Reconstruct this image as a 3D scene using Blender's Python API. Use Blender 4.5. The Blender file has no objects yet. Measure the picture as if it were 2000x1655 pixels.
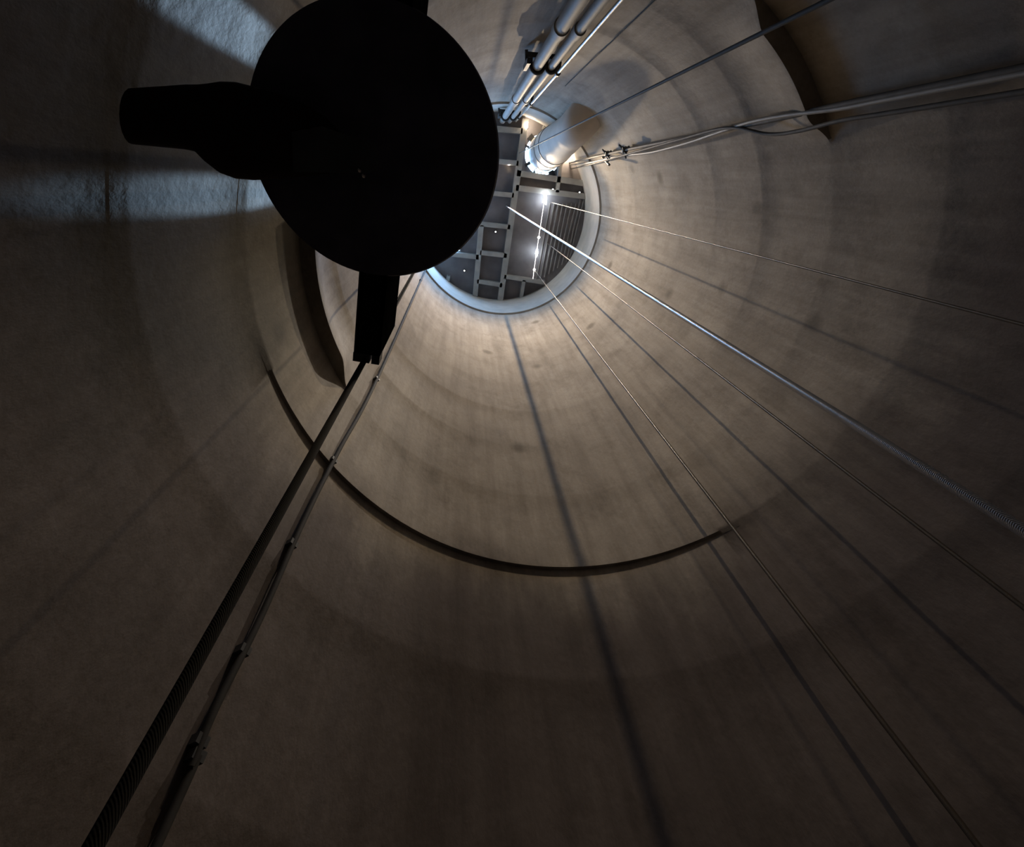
import bpy, bmesh, math, random
from mathutils import Vector, Matrix
random.seed(7)
S = bpy.context.scene
COL = S.collection

# ------------------------------------------------------------------ camera
W, HPX, F = 2000.0, 1655.0, 930.0            # image size and focal length in pixels
VX, VY = 908.0, 352.0                        # where the shaft's verticals meet in the picture
R, H = 3.0, 18.04                            # shaft radius; deck height above the camera
CX, CY, CZ = -1.205, -1.043, 1.6             # camera in the shaft (axis at 0,0, floor at z = 0)
UP = Vector((VX - W / 2, VY - HPX / 2, F)).normalized()
AX = (Vector((1, 0, 0)) - UP * UP[0]).normalized()
AY = UP.cross(AX)

def ray(px, py):
    d = Vector((px - W / 2, py - HPX / 2, F))
    return d.dot(AX), d.dot(AY), d.dot(UP)

def at(px, py, h):
    """point seen at a pixel, h metres above the camera"""
    x, y, u = ray(px, py)
    return Vector((CX + x / u * h, CY + y / u * h, CZ + h))

def on_wall(px, py, rad):
    x, y, u = ray(px, py)
    x /= u; y /= u
    A = x * x + y * y; B = 2 * (x * CX + y * CY); C = CX * CX + CY * CY - rad * rad
    h = (-B + math.sqrt(B * B - 4 * A * C)) / (2 * A)
    return Vector((CX + x * h, CY + y * h, CZ + h))

cd = bpy.data.cameras.new('camera'); cam = bpy.data.objects.new('camera', cd); COL.objects.link(cam)
cd.sensor_fit = 'HORIZONTAL'; cd.sensor_width = 36.0; cd.lens = F / W * 36.0; cd.clip_start = 0.02; cd.clip_end = 200
rt = Vector((AX[0], AY[0], UP[0])); dn = Vector((AX[1], AY[1], UP[1])); fw = Vector((AX[2], AY[2], UP[2]))
m = Matrix.Identity(4)
for i in range(3):
    m[i][0] = rt[i]; m[i][1] = -dn[i]; m[i][2] = -fw[i]
m[0][3], m[1][3], m[2][3] = CX, CY, CZ
cam.matrix_world = m
S.camera = cam

# ------------------------------------------------------------------ exposure, sky, daylight through the hatch
S.view_settings.view_transform = 'Standard'
S.view_settings.look = 'None'
S.view_settings.gamma = 1.0
S.view_settings.use_curve_mapping = False
S.view_settings.exposure = 0.0
SKY = 60.0
wd = bpy.data.worlds.new('sky'); S.world = wd; wd.use_nodes = True
bg = wd.node_tree.nodes['Background']
bg.inputs[0].default_value = (0.31, 0.57, 1.0, 1); bg.inputs[1].default_value = SKY
HX0, HX1, HY0, HY1 = -2.30, -1.48, -1.75, 1.25     # the hoisting hatch in the deck
DECK = CZ + H + 0.30
pl = bpy.data.lights.new('hatch_daylight', 'AREA'); pl.shape = 'RECTANGLE'
pl.size = HX1 - HX0; pl.size_y = HY1 - HY0; pl.cycles.is_portal = True
po = bpy.data.objects.new('hatch_daylight', pl); COL.objects.link(po)
po.location = ((HX0 + HX1) / 2, (HY0 + HY1) / 2, DECK + 0.06)

# two narrow spots added above the hatch, drawing blue strips on the left wall
for src, dst, cone, en in (((-1.66, -1.05, 20.3), on_wall(475, 66, R), 0.27, 34000), ((-1.75, -0.30, 20.3), on_wall(435, 380, R), 0.90, 26000)):
    ld = bpy.data.lights.new('added_strip_spot', 'SPOT'); ld.energy = en; ld.color = (0.50, 0.74, 1.0); ld.shadow_soft_size = 0.03
    ld.spot_size = math.radians(cone); ld.spot_blend = 0.35
    lo = bpy.data.objects.new('added_strip_spot', ld); COL.objects.link(lo); lo.location = src
    lo.rotation_euler = (Vector(dst) - lo.location).to_track_quat('-Z', 'Y').to_euler()

# ------------------------------------------------------------------ materials
def new_mat(name):
    mt = bpy.data.materials.new(name); mt.use_nodes = True
    nt = mt.node_tree; b = nt.nodes['Principled BSDF']
    return mt, nt, b

def plain(name, col, rough=0.6, metal=0.0, noise=0.25, scale=6.0, bump=0.0, spec=0.5):
    mt, nt, b = new_mat(name)
    tc = nt.nodes.new('ShaderNodeTexCoord')
    n = nt.nodes.new('ShaderNodeTexNoise'); n.inputs['Scale'].default_value = scale; n.inputs['Detail'].default_value = 6
    nt.links.new(tc.outputs['Object'], n.inputs['Vector'])
    cr = nt.nodes.new('ShaderNodeValToRGB')
    cr.color_ramp.elements[0].position = 0.3; cr.color_ramp.elements[1].position = 0.7
    cr.color_ramp.elements[0].color = tuple(c * (1 - noise) for c in col) + (1,)
    cr.color_ramp.elements[1].color = tuple(min(1, c * (1 + noise)) for c in col) + (1,)
    nt.links.new(n.outputs['Fac'], cr.inputs['Fac']); nt.links.new(cr.outputs['Color'], b.inputs['Base Color'])
    b.inputs['Roughness'].default_value = rough; b.inputs['Metallic'].default_value = metal
    b.inputs['Specular IOR Level'].default_value = spec
    if bump:
        bp = nt.nodes.new('ShaderNodeBump'); bp.inputs['Strength'].default_value = bump; bp.inputs['Distance'].default_value = 0.01
        nt.links.new(n.outputs['Fac'], bp.inputs['Height']); nt.links.new(bp.outputs['Normal'], b.inputs['Normal'])
    return mt

def glow(name, col, strength):
    mt, nt, b = new_mat(name)
    b.inputs['Base Color'].default_value = (0.8, 0.8, 0.8, 1)
    b.inputs['Emission Color'].default_value = tuple(col) + (1,)
    b.inputs['Emission Strength'].default_value = strength
    return mt

def rope_mat(name, col, rough, metal, pitch):
    mt, nt, b = new_mat(name)
    tc = nt.nodes.new('ShaderNodeTexCoord')
    mp = nt.nodes.new('ShaderNodeMapping'); mp.inputs['Scale'].default_value = (1, 1, 1)
    nt.links.new(tc.outputs['Object'], mp.inputs['Vector'])
    wv = nt.nodes.new('ShaderNodeTexWave'); wv.wave_type = 'BANDS'; wv.bands_direction = 'DIAGONAL'
    wv.inputs['Scale'].default_value = pitch; wv.inputs['Distortion'].default_value = 1.0
    nt.links.new(mp.outputs['Vector'], wv.inputs['Vector'])
    cr = nt.nodes.new('ShaderNodeValToRGB')
    cr.color_ramp.elements[0].color = tuple(c * 0.7 for c in col) + (1,)
    cr.color_ramp.elements[1].color = tuple(col) + (1,)
    nt.links.new(wv.outputs['Fac'], cr.inputs['Fac']); nt.links.new(cr.outputs['Color'], b.inputs['Base Color'])
    bp = nt.nodes.new('ShaderNodeBump'); bp.inputs['Strength'].default_value = 0.25; bp.inputs['Distance'].default_value = 0.002
    nt.links.new(wv.outputs['Fac'], bp.inputs['Height']); nt.links.new(bp.outputs['Normal'], b.inputs['Normal'])
    b.inputs['Roughness'].default_value = rough; b.inputs['Metallic'].default_value = metal
    return mt

J0, DJ = 0.2268 * H + CZ, 0.0783 * H               # one casting joint's height, and a lift's height

def concrete():
    mt, nt, b = new_mat('cast_concrete')
    L = nt.links.new; N = nt.nodes.new
    tc = N('ShaderNodeTexCoord')
    def noise(sc, scale, detail=6, rough=0.6):
        mp = N('ShaderNodeMapping'); mp.inputs['Scale'].default_value = sc
        L(tc.outputs['Object'], mp.inputs['Vector'])
        n = N('ShaderNodeTexNoise'); n.inputs['Scale'].default_value = scale
        n.inputs['Detail'].default_value = detail; n.inputs['Roughness'].default_value = rough
        L(mp.outputs['Vector'], n.inputs['Vector']); return n.outputs['Fac']
    def ramp(fac, p0, c0, p1, c1):
        r = N('ShaderNodeValToRGB'); e = r.color_ramp.elements
        e[0].position = p0; e[0].color = c0 + (1,); e[1].position = p1; e[1].color = c1 + (1,)
        L(fac, r.inputs['Fac']); return r.outputs['Color']
    def mul(a, c, fac=1.0):
        x = N('ShaderNodeMix'); x.data_type = 'RGBA'; x.blend_type = 'MULTIPLY'; x.inputs[0].default_value = fac
        L(a, x.inputs[6]); L(c, x.inputs[7]); return x.outputs[2]
    base = ramp(noise((1, 1, 1), 0.9, 4), 0.3, (0.31, 0.27, 0.222), 0.72, (0.43, 0.38, 0.315))
    streak = ramp(noise((1, 1, 0.07), 5.0, 5, 0.65), 0.32, (0.66, 0.64, 0.62), 0.62, (1, 1, 1))
    blot = ramp(noise((1, 1, 0.7), 2.6, 8, 0.7), 0.28, (0.62, 0.60, 0.57), 0.5, (1, 1, 1))
    fine = ramp(noise((1, 1, 1), 26, 4), 0.3, (0.86, 0.86, 0.86), 0.65, (1, 1, 1))
    c = mul(mul(mul(base, streak, 0.8), blot, 0.7), fine, 0.8)
    # form-tie holes and dark damp spots
    vn = N('ShaderNodeTexVoronoi'); vn.inputs['Scale'].default_value = 0.75
    vm = N('ShaderNodeMapping'); vm.inputs['Scale'].default_value = (1, 1, 0.8)
    L(tc.outputs['Object'], vm.inputs['Vector']); L(vm.outputs['Vector'], vn.inputs['Vector'])
    c = mul(c, ramp(vn.outputs['Distance'], 0.05, (0.52, 0.50, 0.47), 0.13, (1, 1, 1)))
    # shaft foot: damp, plus light fall-off put into the colour, ragged upper edge
    sp = N('ShaderNodeSeparateXYZ'); L(tc.outputs['Object'], sp.inputs[0])
    wob = N('ShaderNodeMath'); wob.operation = 'MULTIPLY_ADD'; wob.inputs[1].default_value = 3.2
    L(noise((1, 1, 0.35), 0.8, 5, 0.6), wob.inputs[0]); L(sp.outputs['Z'], wob.inputs[2])
    mr = N('ShaderNodeMapRange'); mr.interpolation_type = 'SMOOTHSTEP'
    mr.inputs[1].default_value = J0 - 1.1 + 1.6; mr.inputs[2].default_value = J0 + 0.5 + 1.6
    L(wob.outputs[0], mr.inputs[0])
    lift = ramp(mr.outputs[0], 0.0, (0.37, 0.345, 0.37), 1.0, (1, 1, 1))
    c = mul(c, lift)
    # large black-green stain on the left, shade also put into its colour, ragged edge
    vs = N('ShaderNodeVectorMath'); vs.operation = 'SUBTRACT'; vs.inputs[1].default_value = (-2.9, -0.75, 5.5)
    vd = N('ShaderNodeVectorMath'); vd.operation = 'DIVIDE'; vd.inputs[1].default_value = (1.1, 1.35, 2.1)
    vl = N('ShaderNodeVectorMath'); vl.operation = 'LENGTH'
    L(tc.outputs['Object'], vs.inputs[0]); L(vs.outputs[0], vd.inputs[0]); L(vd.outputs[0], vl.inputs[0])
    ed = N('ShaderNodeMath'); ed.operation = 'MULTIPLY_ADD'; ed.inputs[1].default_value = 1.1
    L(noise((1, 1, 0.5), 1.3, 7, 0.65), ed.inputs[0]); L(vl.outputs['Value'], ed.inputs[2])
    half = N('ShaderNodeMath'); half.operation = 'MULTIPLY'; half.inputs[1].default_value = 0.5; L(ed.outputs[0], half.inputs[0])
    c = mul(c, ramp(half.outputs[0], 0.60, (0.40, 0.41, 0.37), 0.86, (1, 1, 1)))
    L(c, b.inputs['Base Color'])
    b.inputs['Roughness'].default_value = 0.85; b.inputs['Specular IOR Level'].default_value = 0.25
    bp = N('ShaderNodeBump'); bp.inputs['Strength'].default_value = 0.35; bp.inputs['Distance'].default_value = 0.02
    L(noise((1, 1, 0.6), 7, 7), bp.inputs['Height']); L(bp.outputs['Normal'], b.inputs['Normal'])
    return mt

M = {
 'concrete': concrete(),
 'collar': plain('collar_concrete', (0.44, 0.41, 0.36), 0.8, 0, 0.10, 3, 0.1),
 'mud': plain('wet_mud', (0.05, 0.045, 0.04), 0.5, 0, 0.4, 3, 0.4),
 'deck': plain('deck_plate', (0.15, 0.14, 0.145), 0.6, 0.0, 0.25, 2.0, 0.1),
 'beam': plain('painted_beam', (0.36, 0.355, 0.33), 0.6, 0.0, 0.15, 3.0),
 'rib': plain('rib_steel', (0.22, 0.21, 0.2), 0.6, 0.0, 0.2, 4.0),
 'black': plain('black_steel', (0.08, 0.075, 0.10), 0.75, 0.0, 0.3, 5, 0.1, 0.2),
 'dark': plain('dark_steel', (0.03, 0.03, 0.03), 0.6, 0.0, 0.3, 8, 0.1, 0.3),
 'arm': plain('arm_steel', (0.008, 0.008, 0.008), 1.0, 0.0, 0.3, 8, 0.1, 0.0),
 'rubber': plain('dark_red_rubber', (0.022, 0.012, 0.012), 0.8, 0.0, 0.3, 6, 0.1, 0.2),
 'plate': plain('worn_plate', (0.055, 0.055, 0.06), 0.6, 0.0, 0.3, 8, 0.1, 0.3),
 'bright': plain('bright_bolt', (0.75, 0.75, 0.75), 0.25, 1.0, 0.05),
 'galv': plain('galvanised_pipe', (0.30, 0.30, 0.29), 0.65, 0.0, 0.12, 4, 0, 0.25),
 'conduit': plain('conduit_steel', (0.40, 0.39, 0.36), 0.4, 0.1, 0.1, 5),
 'clamp': plain('clamp_steel', (0.05, 0.05, 0.05), 0.6, 0.3, 0.3, 9),
 'duct': plain('duct_fabric', (0.46, 0.41, 0.355), 0.7, 0.0, 0.10, 2.5, 0.1),
 'cable': plain('grey_cable', (0.09, 0.083, 0.075), 0.7, 0, 0.2, 8, 0, 0.2),
 'cable_dark': plain('dark_cable', (0.035, 0.032, 0.029), 0.8, 0, 0.2, 8, 0, 0.15),
 'cable_pale': plain('pale_hose', (0.24, 0.225, 0.20), 0.6, 0, 0.12, 8),
 'rope_bright': rope_mat('bright_wire_rope', (0.85, 0.86, 0.90), 0.32, 0.6, 110),
 'rope_brown': rope_mat('greased_wire_rope', (0.13, 0.105, 0.08), 0.4, 0.3, 120),
 'rope_dark': rope_mat('dark_rope', (0.006, 0.0055, 0.004), 0.95, 0.0, 80),
 'led': glow('led_lens', (0.80, 0.90, 1.0), 60),
 'strip': glow('led_strip', (1.0, 0.90, 0.88), 3),
 'bulb': glow('small_bulb', (1.0, 0.97, 0.9), 14),
}

# ------------------------------------------------------------------ mesh helpers
def obj(name, bm, mat, parent=None, smooth=True):
    me = bpy.data.meshes.new(name)
    bmesh.ops.recalc_face_normals(bm, faces=bm.faces[:])
    bm.to_mesh(me); bm.free()
    if smooth:
        for p in me.polygons: p.use_smooth = True
        try: me.set_sharp_from_angle(angle=math.radians(38))
        except Exception: pass
    me.materials.append(M[mat])
    o = bpy.data.objects.new(name, me); COL.objects.link(o)
    if parent is not None:
        o.parent = parent
        o.matrix_parent_inverse = Matrix.Translation(parent.location).inverted() if parent.rotation_euler.to_matrix() == Matrix.Identity(3) else parent.matrix_world.inverted()
    return o

def tag(o, label, cat, group=None, kind=None):
    o['label'] = label; o['category'] = cat
    if group: o['group'] = group
    if kind: o['kind'] = kind
    return o

def thing(name, loc, label, cat, group=None):
    o = bpy.data.objects.new(name, None); COL.objects.link(o); o.location = loc; o.empty_display_size = 0.2
    bpy.context.view_layer.update()
    return tag(o, label, cat, group)

def struct(o):
    o['kind'] = 'structure'; return o

def tube(bm, pts, rad, seg=12, caps=True):
    pts = [Vector(p) for p in pts]
    rads = rad if isinstance(rad, (list, tuple)) else [rad] * len(pts)
    rings = []
    ref = None
    for i, p in enumerate(pts):
        d = (pts[min(i + 1, len(pts) - 1)] - pts[max(i - 1, 0)]).normalized()
        if ref is None:
            ref = d.orthogonal().normalized()
        else:
            ref = (ref - d * ref.dot(d)).normalized()
        b = d.cross(ref)
        rings.append([bm.verts.new(p + (ref * math.cos(2 * math.pi * k / seg) + b * math.sin(2 * math.pi * k / seg)) * rads[i]) for k in range(seg)])
    for a, c in zip(rings, rings[1:]):
        for k in range(seg):
            bm.faces.new((a[k], a[(k + 1) % seg], c[(k + 1) % seg], c[k]))
    if caps:
        bm.faces.new(rings[0][::-1]); bm.faces.new(rings[-1])
    return bm

def spline(pts, n=8):
    pts = [Vector(p) for p in pts]; out = []
    P = [pts[0] * 2 - pts[1]] + pts + [pts[-1] * 2 - pts[-2]]
    for i in range(1, len(P) - 2):
        for k in range(n):
            t = k / n
            a, b, c, d = P[i - 1], P[i], P[i + 1], P[i + 2]
            out.append(0.5 * ((2 * b) + (c - a) * t + (2 * a - 5 * b + 4 * c - d) * t * t + (3 * b - a - 3 * c + d) * t ** 3))
    out.append(pts[-1]); return out

def lathe(bm, prof, cx=0, cy=0, seg=64, close=False):
    rings = [[bm.verts.new((cx + r * math.cos(2 * math.pi * k / seg), cy + r * math.sin(2 * math.pi * k / seg), z)) for k in range(seg)] if r > 1e-6 else [bm.verts.new((cx, cy, z))] for r, z in prof]
    n = len(rings)
    for i in range(n if close else n - 1):
        a, c = rings[i], rings[(i + 1) % n]
        for k in range(seg):
            k2 = (k + 1) % seg
            if len(a) == 1 and len(c) == 1: continue
            if len(a) == 1: bm.faces.new((a[0], c[k], c[k2]))
            elif len(c) == 1: bm.faces.new((a[k], a[k2], c[0]))
            else: bm.faces.new((a[k], a[k2], c[k2], c[k]))
    return bm

def bar(bm, p, q, w, h, up=Vector((0, 0, 1))):
    """box beam from p to q (centres), w across, h along up"""
    p, q = Vector(p), Vector(q); d = (q - p).normalized(); up = Vector(up)
    s = d.cross(up).normalized(); u = s.cross(d).normalized()
    v = []
    for e in (p, q):
        for a, b in ((-1, -1), (1, -1), (1, 1), (-1, 1)):
            v.append(bm.verts.new(e + s * a * w / 2 + u * b * h / 2))
    for f in ((3, 2, 1, 0), (4, 5, 6, 7), (0, 1, 5, 4), (1, 2, 6, 5), (2, 3, 7, 6), (3, 0, 4, 7)):
        bm.faces.new([v[i] for i in f])
    return bm

def prism(bm, poly, z0, z1):
    a = [bm.verts.new((x, y, z0)) for x, y in poly]; b = [bm.verts.new((x, y, z1)) for x, y in poly]
    bm.faces.new(a[::-1]); bm.faces.new(b)
    for i in range(len(poly)):
        j = (i + 1) % len(poly); bm.faces.new((a[i], a[j], b[j], b[i]))
    return bm

def ball(bm, c, r, seg=12):
    mt = Matrix.Translation(c)
    bmesh.ops.create_uvsphere(bm, u_segments=seg, v_segments=max(6, seg // 2), radius=r, matrix=mt)
    return bm

# ------------------------------------------------------------------ the shaft
def bump(az, c, half, soft):
    d = abs((az - c + 180) % 360 - 180)
    t = max(0.0, min(1.0, (half + soft - d) / soft)); return t * t * (3 - 2 * t)
def foot(k, az):
    """how far the foot of the lift above joint k stands proud of the lift below it: the forms were set unevenly"""
    if k == 1:
        f = 0.15 * bump(az, -166, 30, 9) + 0.16 * bump(az, -44, 9, 8)
        f *= 1 - bump(az, -144, 2.6, 0.8); f *= 1 - bump(az, -161.5, 3.2, 0.8)
        return 0.004 + f
    if k == 0: return 0.006 + 0.028 * bump(az, 115, 20, 60)
    if k == -1: return 0.006
    return (0.004 if k < 4 else 0.002) * (1 + math.sin(math.radians(az * 2 + k * 70)))
zs = [J0 + DJ * k for k in range(-2, 9)]
ztop = 0.885 * H + CZ
SEG = 480
prof = []                                       # (joint the radius depends on, offset, z)
prev, pk = 0.0, None
for k, z in zip(list(range(-2, 9)) + [99], zs + [ztop]):
    prof += [(pk, 1.0, prev + 0.002), (pk, 1.0, prev + 0.06), (pk, 0.35, prev + 0.5), (None, 0, z - 0.45), (None, k, z - 0.001)]
    prev, pk = z, k
bm = bmesh.new(); rings = []
for pk, w, z in prof:
    ring = []
    for i in range(SEG):
        az = 360.0 * i / SEG
        r = R - (foot(pk, az) * w if pk is not None else -0.004)
        zz = z
        if pk is None and w in (-2, -1, 0, 1, 2, 3, 4, 5, 6, 7, 8) and w != 0 or (pk is None and w == 0 and abs(z - (J0 - 0.001)) < 1e-6):
            zz -= 0.13 * max(0.0, 1 - foot(w, az) / 0.022)     # a proud foot is undercut sharply, a flush one only softly
        ring.append(bm.verts.new((r * math.cos(math.radians(az)), r * math.sin(math.radians(az)), zz)))
    rings.append(ring)
for a, b in zip(rings, rings[1:]):
    for i in range(SEG):
        j = (i + 1) % SEG; bm.faces.new((a[i], a[j], b[j], b[i]))
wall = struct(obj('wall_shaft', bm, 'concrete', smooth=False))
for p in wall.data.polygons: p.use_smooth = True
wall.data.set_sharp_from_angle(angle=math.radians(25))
bm = lathe(bmesh.new(), [(R + 0.08, ztop - 0.02), (R - 0.05, ztop + 0.005), (R + 0.0, CZ + H), (R + 0.02, DECK + 0.02)], seg=128)
struct(obj('trim_collar', bm, 'collar'))
bm = lathe(bmesh.new(), [(0, 0.0), (R + 0.1, 0.0)], seg=64)
struct(obj('floor', bm, 'mud'))

# ------------------------------------------------------------------ the deck over the shaft
DUCT_TOP = at(1066, 300, H)
bm = bmesh.new()
def loop(pts, z):
    vs = [bm.verts.new((x, y, z)) for x, y in pts]
    for i in range(len(vs)): bm.edges.new((vs[i], vs[(i + 1) % len(vs)]))
circ = lambda cx, cy, r, n: [(cx + r * math.cos(2 * math.pi * k / n), cy + r * math.sin(2 * math.pi * k / n)) for k in range(n)]
loop(circ(0, 0, R + 0.4, 96), DECK)
loop([(HX0, HY0), (HX1, HY0), (HX1, HY1), (HX0, HY1)], DECK)
loop(circ(DUCT_TOP.x - 0.045, DUCT_TOP.y + 0.025, 0.615, 48), DECK)
bmesh.ops.triangle_fill(bm, use_beauty=True, edges=bm.edges[:])
deck = struct(obj('ceiling', bm, 'deck', smooth=False))
md = deck.modifiers.new('thickness', 'SOLIDIFY'); md.thickness = 0.04; md.offset = 0

def ibeam(px0, px1, w=0.16, d=0.24, name='beam', z=None):
    zt = (DECK - 0.02) if z is None else z
    a = at(px0[0], px0[1], H); b = at(px1[0], px1[1], H)
    for v in (a, b):
        r = math.hypot(v.x, v.y)
        if r > R + 0.02: v.x *= (R + 0.02) / r; v.y *= (R + 0.02) / r
    a.z = b.z = zt - d / 2
    bm = bmesh.new()
    bar(bm, a, b, w * 0.18, d - 0.02)
    for s in (-1, 1):
        o = Vector((0, 0, s * (d / 2 - 0.012))); bar(bm, a + o, b + o, w, 0.024)
    return obj(name, bm, 'beam', deck, smooth=False)
for a, b, w in [((1027, 232), (977, 600), 0.20), ((940, 440), (925, 590), 0.18), ((1010, 338), (1146, 356), 0.18), ((1008, 367), (1150, 383), 0.18),
                ((960, 250), (1021, 256), 0.16), ((960, 314), (1013, 319), 0.15), ((955, 377), (1004, 382), 0.15), ((938, 438), (997, 444), 0.15),
                ((880, 497), (935, 503), 0.16), ((938, 494), (990, 500), 0.16), ((932, 550), (981, 558), 0.15), ((985, 541), (1064, 553), 0.14),
                ((1024, 548), (1020, 590), 0.12), ((1096, 318), (1089, 376), 0.12), ((1062, 246), (1085, 256), 0.14), ((876, 540), (866, 560), 0.13)]:
    ibeam(a, b, w)
# ribs of the sheeting at the right of the deck
for i in range(9):
    x = 1064 + i * 8.6
    a = at(x + 12, 398 - (8 if i > 6 else 0), H); b = at(x - 16, 398 + 158 - i * 6, H)
    a.z = b.z = DECK - 0.05
    for v in (a, b):
        r = math.hypot(v.x, v.y)
        if r > R - 0.02: v.x *= (R - 0.02) / r; v.y *= (R - 0.02) / r
    obj('rib', bar(bmesh.new(), a, b, 0.035, 0.05), 'rib', deck, smooth=False)
# steel kerb around the hatch
for p, q in (((HX0, HY0), (HX1, HY0)), ((HX1, HY0), (HX1, HY1)), ((HX1, HY1), (HX0, HY1)), ((HX0, HY1), (HX0, HY0))):
    obj('hatch_kerb', bar(bmesh.new(), (p[0], p[1], DECK - 0.05), (q[0], q[1], DECK - 0.05), 0.05, 0.16), 'beam', deck, smooth=False)

# ------------------------------------------------------------------ lamps under the deck
a = at(1066, 376, H); b = at(1042, 544, H)
zl = DECK - 0.30
def lp(px, py): v = at(px, py, H); v.z = zl; return v
t = thing('light_string', lp(1054, 460), 'thin glowing light string hanging under the deck with bluish white lamps', 'lights')
obj('cable', tube(bmesh.new(), [lp(1066, 372), lp(1062, 400), lp(1052, 465), lp(1043, 527), lp(1041, 545)], 0.009, 8), 'strip', t)
for nm, pts, r in (('lamp', [(1065, 377), (1065, 384), (1066, 400)], [0.035, 0.045, 0.02]), ('lamp', [(1061, 396), (1064, 386)], [0.04, 0.02]),
                   ('lamp', [(1049, 486), (1048, 494), (1047, 502)], [0.02, 0.05, 0.02])):
    obj(nm, tube(bmesh.new(), [lp(*p) - Vector((0, 0, 0.03)) for p in pts], r, 10), 'led', t)
for p in ((1052.5, 464), (1043.5, 527)):
    obj('connector', ball(bmesh.new(), lp(*p), 0.045), 'bulb', t)
BAR = at(1051, 338, H); BAR.z = DECK - 0.26
FLOOD = at(995, 317.3, H) + Vector((0, 0.064, 0)); FLOOD.z = DECK - 0.26 + 0.12   # tucked behind a beam flange
for p, aim, en, cc in ((lp(1065, 388), (2.2, -1.0, 11.0), 150, (1.0, 0.80, 0.58)), (lp(1048, 494), (-2.80, 1.05, 4.4), 3800, (1.0, 0.88, 0.74)), (BAR, (2.1, -2.0, 8.5), 1750, (1.0, 0.77, 0.51)),
                   (FLOOD, (-0.3, 2.2, 9.0), 3600, (1.0, 0.77, 0.51))):
    ld = bpy.data.lights.new('lamp_light', 'SPOT'); ld.energy = en; ld.color = cc; ld.shadow_soft_size = 0.02 if p is FLOOD else 0.035
    ld.spot_size = math.radians({3800: 15, 1750: 60, 150: 140}.get(en, 92)); ld.spot_blend = 1.0
    lo = bpy.data.objects.new('lamp_light', ld); COL.objects.link(lo); lo.location = p - Vector((0, 0, 0.0 if p is FLOOD else 0.16))
    lo.rotation_euler = (Vector(aim) - lo.location).to_track_quat('-Z', 'Y').to_euler()
ba, bb = at(1046, 333, H), at(1061, 334.5, H)
for v in (ba, bb): v.z = DECK - 0.24
t = thing('bar_lamp', (ba + bb) / 2, 'short bright bar lamp under the bottom edge of the bright ring round the air duct', 'lamp')
obj('housing', bar(bmesh.new(), ba + Vector((0, 0, 0.06)), bb + Vector((0, 0, 0.06)), 0.12, 0.08), 'dark', t, smooth=False)
obj('tube', tube(bmesh.new(), [ba, bb], 0.035, 10), 'bulb', t)
for px, py, lab in ((1028, 246, 'small square white lamp under the deck beside the two pale wall pipes'),
                    (1111, 303, 'small round white lamp beside the wide pale air duct'),
                    (1080, 370, 'tiny white lamp on the deck just right of the bright bluish lamp'),
                    (1132, 376, 'tiny white lamp by the right edge of the deck opening'),
                    (968, 453, 'tiny white lamp in the pale deck bay beside the black bucket'),
                    (907, 529, 'tiny white lamp in the deck corner nearest the blue-lit rim')):
    z = DECK - 0.10
    v = at(px, py, z - CZ)
    t = thing('small_lamp', v, lab, 'lamp', None)
    if py in (246, 303):
        ld = bpy.data.lights.new('bulb_light', 'POINT'); ld.energy = 40; ld.color = (1.0, 0.80, 0.58); ld.shadow_soft_size = 0.05
        lo = bpy.data.objects.new('bulb_light', ld); COL.objects.link(lo); lo.location = v - Vector((0, 0, 0.15))
    obj('housing', tube(bmesh.new(), [v + Vector((0, 0, 0.08)), v + Vector((0, 0, 0.01))], 0.05, 10), 'dark', t)
    obj('bulb', ball(bmesh.new(), v, 0.022 if py not in (246, 303) else 0.055), 'bulb', t)

# ------------------------------------------------------------------ hoist bucket
HB = 2.60
c = at(735, 294, HB); BR = 0.577
bucket = thing('hoist_bucket', c, 'huge round black bucket seen from below, hiding half of the opening above', 'bucket')
bx, by, bz = c
prof = [(0, bz), (BR - 0.05, bz), (BR - 0.01, bz + 0.015), (BR, bz + 0.05), (BR - 0.005, bz + 0.14), (BR - 0.03, bz + 0.16), (BR - 0.03, bz + 1.15), (BR, bz + 1.17), (BR, bz + 1.25), (BR - 0.06, bz + 1.25), (BR - 0.06, bz + 0.2), (0, bz + 0.2)]
obj('body', lathe(bmesh.new(), prof, bx, by, 96), 'black', bucket)
obj('rim', lathe(bmesh.new(), [(BR - 0.07, bz + 1.26), (BR + 0.02, bz + 1.26), (BR + 0.02, bz + 1.31), (BR - 0.07, bz + 1.31)], bx, by, 64, True), 'dark', bucket)
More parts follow.
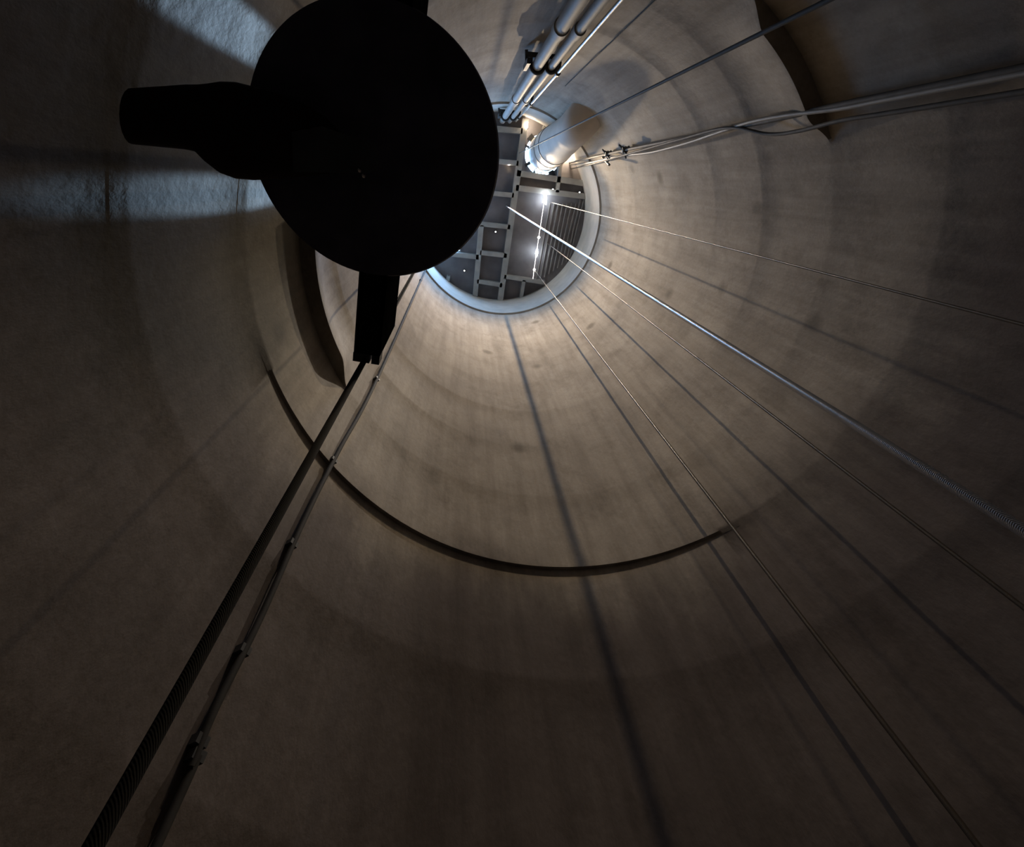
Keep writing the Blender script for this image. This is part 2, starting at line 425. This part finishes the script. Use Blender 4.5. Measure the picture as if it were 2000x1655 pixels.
# cross beam with its two ends standing out from under the bucket
e1 = (at(692, 698, HB + 0.01) + at(740, 690, HB + 0.01)) / 2
e2 = (at(735, 8, HB + 0.01) + at(806, 8, HB + 0.01)) / 2
d = (e2 - e1).normalized(); e2 = e1 + d * 1.98
z1, z2 = HB + CZ + 0.02, HB + CZ + 0.66
bw = (at(692, 698, HB) - at(742, 690, HB)).length
bm = bmesh.new()
zc = Vector((0, 0, (z1 + z2) / 2))
A = Vector((e1.x, e1.y, 0)) + d * 0.0; A.z = 0; B_ = Vector((e2.x, e2.y, 0))
sv = Vector((-d.y, d.x, 0))
inA = Vector((bx, by, 0)) + d * d.dot(A - Vector((bx, by, 0))) 
def arm(name, p, q):
    bm = bmesh.new()
    for s in (-1, 1):
        bar(bm, p + zc + sv * s * (bw / 2 - 0.012), q + zc + sv * s * (bw / 2 - 0.012), 0.024, z2 - z1)
    for z in (z1 + 0.012, z2 - 0.012):
        bar(bm, Vector((p.x, p.y, z)), Vector((q.x, q.y, z)), bw, 0.024)
    o = obj(name, bm, 'arm', bucket, smooth=False)
    # end plate, in two leaves with a slot between them
    dd = (q - p).normalized()
    bm = bmesh.new()
    for s, l in ((-1, 0.62), (1, 0.30)):
        off = sv * s * (bw / 2 - bw * l / 2)
        bar(bm, p - dd * 0.02 + off + Vector((0, 0, z1 - 0.015)), p - dd * 0.02 + off + Vector((0, 0, z1 + 0.1)), bw * l, 0.05, up=dd)
    obj('end_plate', bm, 'dark', o, smooth=False)
    return o
mid = Vector((bx, by, 0))
mA = A + d * max(0.05, (mid - A).dot(d) - (BR - 0.02)); mB = B_ - d * max(0.05, (B_ - mid).dot(d) - (BR - 0.02))
arm('cross_arm', A, mA); arm('cross_arm', B_, mB)
# curved arm reaching in from the left, with a pale plate and two bright bolts at its head
HA = 2.42
secs = [(258, 172, 282), (320, 168, 288), (362, 165, 292), (385, 165, 297), (405, 163, 318), (430, 159, 338), (460, 160, 349), (495, 169, 352), (540, 180, 350), (590, 200, 346), (640, 232, 340), (668, 262, 326)]
bm = bmesh.new(); rings = []
for i, (x, y0, y1) in enumerate(secs):
    p0, p1 = at(x, y0, HA), at(x, y1, HA); mm = (p0 + p1) / 2; hv = (p1 - p0) / 2
    th = min(0.10, hv.length * 0.8)
    rings.append([bm.verts.new(mm + hv * math.cos(2 * math.pi * k / 20) + Vector((0, 0, th)) * math.sin(2 * math.pi * k / 20)) for k in range(20)])
for a, b in zip(rings, rings[1:]):
    for k in range(20): bm.faces.new((a[k], a[(k + 1) % 20], b[(k + 1) % 20], b[k]))
bm.faces.new(rings[0][::-1]); bm.faces.new(rings[-1])
sa = obj('side_arm', bm, 'rubber', bucket)
poly = [at(x, y, HA - 0.115) for x, y in ((572, 258), (630, 247), (672, 262), (735, 281), (737, 336), (700, 338), (575, 336))]
obj('clevis_plate', prism(bmesh.new(), [(p.x, p.y) for p in poly], CZ + HA - 0.13, CZ + HA - 0.09), 'plate', sa, smooth=False)
for px, py in ((702, 333), (710, 344)):
    v = at(px, py, HA - 0.14)
    obj('bolt', tube(bmesh.new(), [v + Vector((0.003, -0.006, 0.01)), v + Vector((0, 0, 0)), v - Vector((0.002, 0.004, 0.006))], [0.006, 0.008, 0.004], 8), 'bright', sa)
# bail over the bucket
bm = bmesh.new()
pts = [Vector((bx, by, bz + 1.15)) + d * (BR + 0.03) * math.cos(math.pi * k / 16) + Vector((0, 0, 0.95 * math.sin(math.pi * k / 16))) for k in range(17)]
obj('bail', tube(bm, pts, 0.035, 10), 'dark', bucket)
sh = Vector((bx, by, bz + 2.10))
t = tag(obj('hoist_rope', tube(bmesh.new(), [sh, Vector((bx, by, DECK + 1.5))], 0.02, 10), 'rope_brown'), 'hoisting rope running straight up from the black bucket into the hatch', 'rope')

# ------------------------------------------------------------------ ropes
def vrope(px, py, h, rad, mat, label, z0=0.0, z1=None, name='wire_rope'):
    v = at(px, py, h)
    z1 = DECK - 0.05 if z1 is None else z1
    n = 24
    bm = tube(bmesh.new(), [Vector((v.x, v.y, z0 + (z1 - z0) * k / n)) for k in range(n + 1)], rad, 12)
    o = obj(name, bm, mat)
    return tag(o, label, 'rope')
vrope(990, 403.5, H, 0.017, 'rope_bright', 'thickest bright silvery wire rope crossing the right of the shaft')
vrope(1070, 476, H, 0.013, 'rope_brown', 'thin brown wire rope with bright glints just below the thick silvery rope')
vrope(1044, 528.5, H, 0.017, 'rope_brown', 'long brown wire rope hanging from the low end of the light string', z1=DECK - 0.33)
vrope(1078, 396, H, 0.009, 'rope_brown', 'thinnest faint line along the right wall above the silvery rope')
v = at(713, 702, HB + 0.02)
tag(obj('tail_rope', tube(bmesh.new(), [(v.x, v.y, k * (HB + CZ - 0.006) / 20) for k in range(21)], 0.0155, 12), 'rope_dark'), 'thick black rope hanging from the near end of the bucket cross arm', 'rope')
for px in (765.5, 770.0):
    v = at(px, 605, HB + 0.68)
    tag(obj('stay_cable', tube(bmesh.new(), [(v.x, v.y, HB + CZ + 0.68), (v.x, v.y, DECK - 0.05)], 0.007, 8), 'cable_dark'),
        'thin dark stay cable beside the bucket, nearer the black cross arm' if px < 768 else 'thin dark stay cable beside the bucket, outer one of the pair', 'cable', 'stay cables by the cross arm')
v = at(806, 12, HB + 0.68)
tag(obj('stay_cable', tube(bmesh.new(), [(v.x, v.y, HB + CZ + 0.68), (v.x, v.y, DECK - 0.05)], 0.008, 8), 'rope_bright'), 'short pale stay cable above the bucket beside the far cross arm', 'cable')

# ------------------------------------------------------------------ twin pipes, conduit and brackets
def polar(rad, az, z): return Vector((rad * math.cos(math.radians(az)), rad * math.sin(math.radians(az)), z))
def wall_pipe(name, p_lo, p_hi, rad_wall, r, mat, label, cat='pipe', z_lo=0.0, z_hi=None):
    a = on_wall(p_lo[0], p_lo[1], rad_wall)
    if p_hi: b = on_wall(p_hi[0], p_hi[1], rad_wall); az = (math.atan2(a.y, a.x) + math.atan2(b.y, b.x)) / 2
    else: az = math.atan2(a.y, a.x)
    az = math.degrees(az)
    z_hi = CZ + H + 0.15 if z_hi is None else z_hi
    t = thing(name, polar(rad_wall, az, z_lo), label, cat)
    obj('tube', tube(bmesh.new(), [polar(rad_wall, az, z_lo + (z_hi - z_lo) * k / 12) for k in range(13)], r, 20), mat, t)
    return t, az
p1, az1 = wall_pipe('wall_pipe', (1121, 10), (991, 222), 2.76, 0.088, 'galv', 'left and wider of the two pale pipes running up the far wall')
p2, az2 = wall_pipe('wall_pipe', (1167, 10), (1005, 225), 2.76, 0.062, 'galv', 'right and slimmer of the two pale pipes running up the far wall')
p3, az3 = wall_pipe('conduit', (1194, 5), (1012, 238), 2.80, 0.024, 'conduit', 'thin pale conduit beside the twin pipes, held by small dark clips')
# couplings along the pipes, clips along the conduit
for p, az, r in ((p1, az1, 0.088), (p2, az2, 0.062)):
    for z in (CZ + 7.6, CZ + 13.6):
        obj('coupling', tube(bmesh.new(), [polar(2.76, az, z - 0.12), polar(2.76, az, z + 0.12)], r + 0.018, 20), 'galv', p)
for z in (CZ + 5.6, CZ + 10.35, CZ + 14.2, CZ + 17.2):
    q = polar(2.80, az3, z); dr = polar(1, az3, 0)
    bm = tube(bmesh.new(), [q - Vector((0, 0, 0.05)), q + Vector((0, 0, 0.05))], 0.05, 10)
    bar(bm, q, q + dr * 0.17, 0.06, 0.08)
    obj('clip', bm, 'clamp', p3)
def pipe_bracket(z, lab):
    t = thing('pipe_bracket', polar(2.93, (az1 + az2) / 2, z), lab, 'bracket')
    a = polar(2.90, az1 - 4.2, z); b = polar(2.90, az2 + 3.2, z)
    obj('rail', bar(bmesh.new(), a, b, 0.07, 0.10), 'clamp', t, smooth=False)
    bm = bmesh.new(); q = polar(2.76, az1 - 3.8, z)
    bar(bm, q - Vector((0, 0, 0.32)), q + Vector((0, 0, 0.28)), 0.06, 0.08, up=polar(1, az1, 0)); bar(bm, q, polar(2.96, az1 - 3.8, z), 0.05, 0.06)
    obj('hanger', bm, 'clamp', t, smooth=False)
    for az, r in ((az1, 0.088), (az2, 0.062)):
        rr, tt = polar(1, az, 0), polar(1, az + 90, 0)
        c0 = polar(2.76, az, z)
        pts = [c0 + rr * 0.16 + tt * (r + 0.025)] + [c0 + (tt * math.cos(u) - rr * math.sin(u)) * (r + 0.025) for u in [math.pi * k / 14 for k in range(15)]] + [c0 + rr * 0.16 - tt * (r + 0.025)]
        obj('strap', tube(bmesh.new(), pts, 0.030, 8), 'clamp', t)
pipe_bracket(CZ + 9.75, 'dark clamp bracket with two curved straps halfway up the twin pipes')
pipe_bracket(CZ + 16.9, 'small dark clamp bracket at the upper end of the twin pipes')

# ------------------------------------------------------------------ wide air duct
foot_c = on_wall(1146, 224, 3.0)
out = Vector((foot_c.x, foot_c.y, 0)).normalized()
top = DUCT_TOP + Vector((0, 0, 0.9))
t = thing('air_duct', foot_c, 'wide pale air duct slanting down from the deck into the right wall', 'duct')
pts = spline([top, DUCT_TOP.lerp(foot_c, 0.25) - out * 0.02, DUCT_TOP.lerp(foot_c, 0.62) - out * 0.14, foot_c - out * 0.22 + Vector((0, 0, 0.32)), foot_c + out * 0.22 - Vector((0, 0, 0.12)), foot_c + out * 0.7 - Vector((0, 0, 0.4))], 8)
n = len(pts) - 1
rads = [0.576 - (0.576 - 0.43) * max(0.0, min(1.0, (k - 6) / 14)) for k in range(n + 1)]
o = obj('duct_tube', tube(bmesh.new(), pts, rads, 40), 'duct', t)
ax = pts[12] - pts[8]
for k, rr in ((7, 0.02), (10, 0.025)):
    q = pts[k]; dv = ax.normalized() * 0.03
    bm = bmesh.new(); tube(bm, [q - dv, q + dv], [rads[k] + rr * 0.5] * 2, 40, caps=False)
    oo = obj('hoop', bm, 'cable', t); md = oo.modifiers.new('thickness', 'SOLIDIFY'); md.thickness = 0.02; md.offset = -1

for an, wd_ in ((152, 0.10), (200, 0.07), (122, 0.08), (225, 0.2), (66, 0.2)):
    u = Vector((math.cos(math.radians(an)), math.sin(math.radians(an)), 0))
    q = Vector((DUCT_TOP.x, DUCT_TOP.y, DECK - 0.035))
    obj('lug', bar(bmesh.new(), q + u * 0.55, q + u * 0.74, wd_, 0.03), 'dark', t, smooth=False)

# ------------------------------------------------------------------ cables on the right wall
def wall_line(pixels, rad, r, mat, label, name='cable', n=8):
    rads = rad if isinstance(rad, (list, tuple)) else [rad] * len(pixels)
    pts = [on_wall(p[0], p[1], q) for p, q in zip(pixels, rads)]
    e = pts[-1]
    while e.z > 0.6:
        e = e - Vector((0, 0, 0.55)); pts.append(e)
    return tag(obj(name, tube(bmesh.new(), spline(pts, n), r, 10), mat), label, 'cable')
tag(obj('wire_rope', tube(bmesh.new(), [(0.63, -1.84, 0.3 + k * (DECK - 0.4) / 20) for k in range(21)], 0.014, 12), 'cable'), 'dark rope passing in front of the air duct and across the upper right', 'rope')
wall_line([(1104, 168), (1150, 124), (1200, 77), (1272, 8)], 2.985, 0.008, 'cable_dark', 'thin dark line standing for a concrete seam on the wall between the twin pipes and the air duct', 'added_seam_line')  # thin tube added here to stand for a seam in the concrete
c1 = wall_line([(1062, 330), (1100, 321), (1145, 310), (1187, 301), (1221, 293), (1300, 277), (1400, 256), (1500, 236), (1640, 205)], 2.86, 0.028, 'cable', 'grey cable on the right wall carrying two dark star-shaped clamps')
wall_line([(1085, 318), (1110, 322), (1150, 318), (1210, 305), (1270, 298), (1340, 280), (1400, 260), (1460, 240), (1530, 226), (1640, 212)], 2.84, 0.022, 'cable_pale', 'pale hose looping loosely under the clamped cable on the right wall', 'hose')
wall_line([(1090, 326), (1110, 330), (1150, 322), (1230, 300), (1330, 272), (1420, 250), (1500, 262), (1560, 256), (1640, 236)], 2.82, 0.020, 'cable', 'sagging grey cable lowest of the bundle on the right wall')
for px, py, lab in ((1187, 301, 'dark star-shaped clamp on the right wall cable, nearer the duct'), (1221, 293, 'dark star-shaped clamp on the right wall cable, farther from the duct')):
    q = on_wall(px, py, 2.86); az = math.degrees(math.atan2(q.y, q.x)); rr, tt = polar(1, az, 0), polar(1, az + 90, 0)
    t = thing('cable_clamp', q, lab, 'clamp', None)
    obj('jaw', ball(bmesh.new(), q, 0.075, 10), 'clamp', t)
    bm = bmesh.new()
    for k in range(5):
        an = 2 * math.pi * k / 5 + 0.3
        tube(bm, [q - rr * 0.02, q - rr * 0.05 + (tt * math.cos(an) + Vector((0, 0, 1)) * math.sin(an)) * 0.17], [0.035, 0.015], 8)
    obj('spike', bm, 'clamp', t)
    obj('anchor', tube(bmesh.new(), [q, q + rr * 0.11], 0.03, 8), 'clamp', t)
q = on_wall(1177, 308, 2.9); q2 = on_wall(1190, 322, 2.75)
t = thing('wall_hook', q, 'short dark hook on the right wall just under the first star-shaped clamp', 'hook')
obj('shank', tube(bmesh.new(), [q + polar(0.1, -35, 0), q, q2], 0.028, 8), 'clamp', t)
obj('tip', ball(bmesh.new(), q2, 0.032, 8), 'clamp', t)
# dark line down the left wall, added in place of a rope's cast shadow
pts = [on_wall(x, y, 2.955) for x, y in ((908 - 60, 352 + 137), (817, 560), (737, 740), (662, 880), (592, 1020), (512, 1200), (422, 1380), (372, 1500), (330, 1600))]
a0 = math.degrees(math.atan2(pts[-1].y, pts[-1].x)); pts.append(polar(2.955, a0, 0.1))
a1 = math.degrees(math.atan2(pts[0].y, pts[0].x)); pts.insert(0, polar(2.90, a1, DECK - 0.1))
t = thing('wall_line', pts[-1], 'dark line standing in for a rope shadow down the wall right beside the thick black rope', 'cable')
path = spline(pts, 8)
obj('shadow_line', tube(bmesh.new(), path, 0.022, 10), 'cable_dark', t)
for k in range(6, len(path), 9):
    q = path[k]; az = math.degrees(math.atan2(q.y, q.x)); obj('clip', bar(bmesh.new(), q - polar(0.015, az, 0), q + polar(0.05, az, 0), 0.07, 0.05), 'clamp', t, smooth=False)  # small blocks added along the shadow line
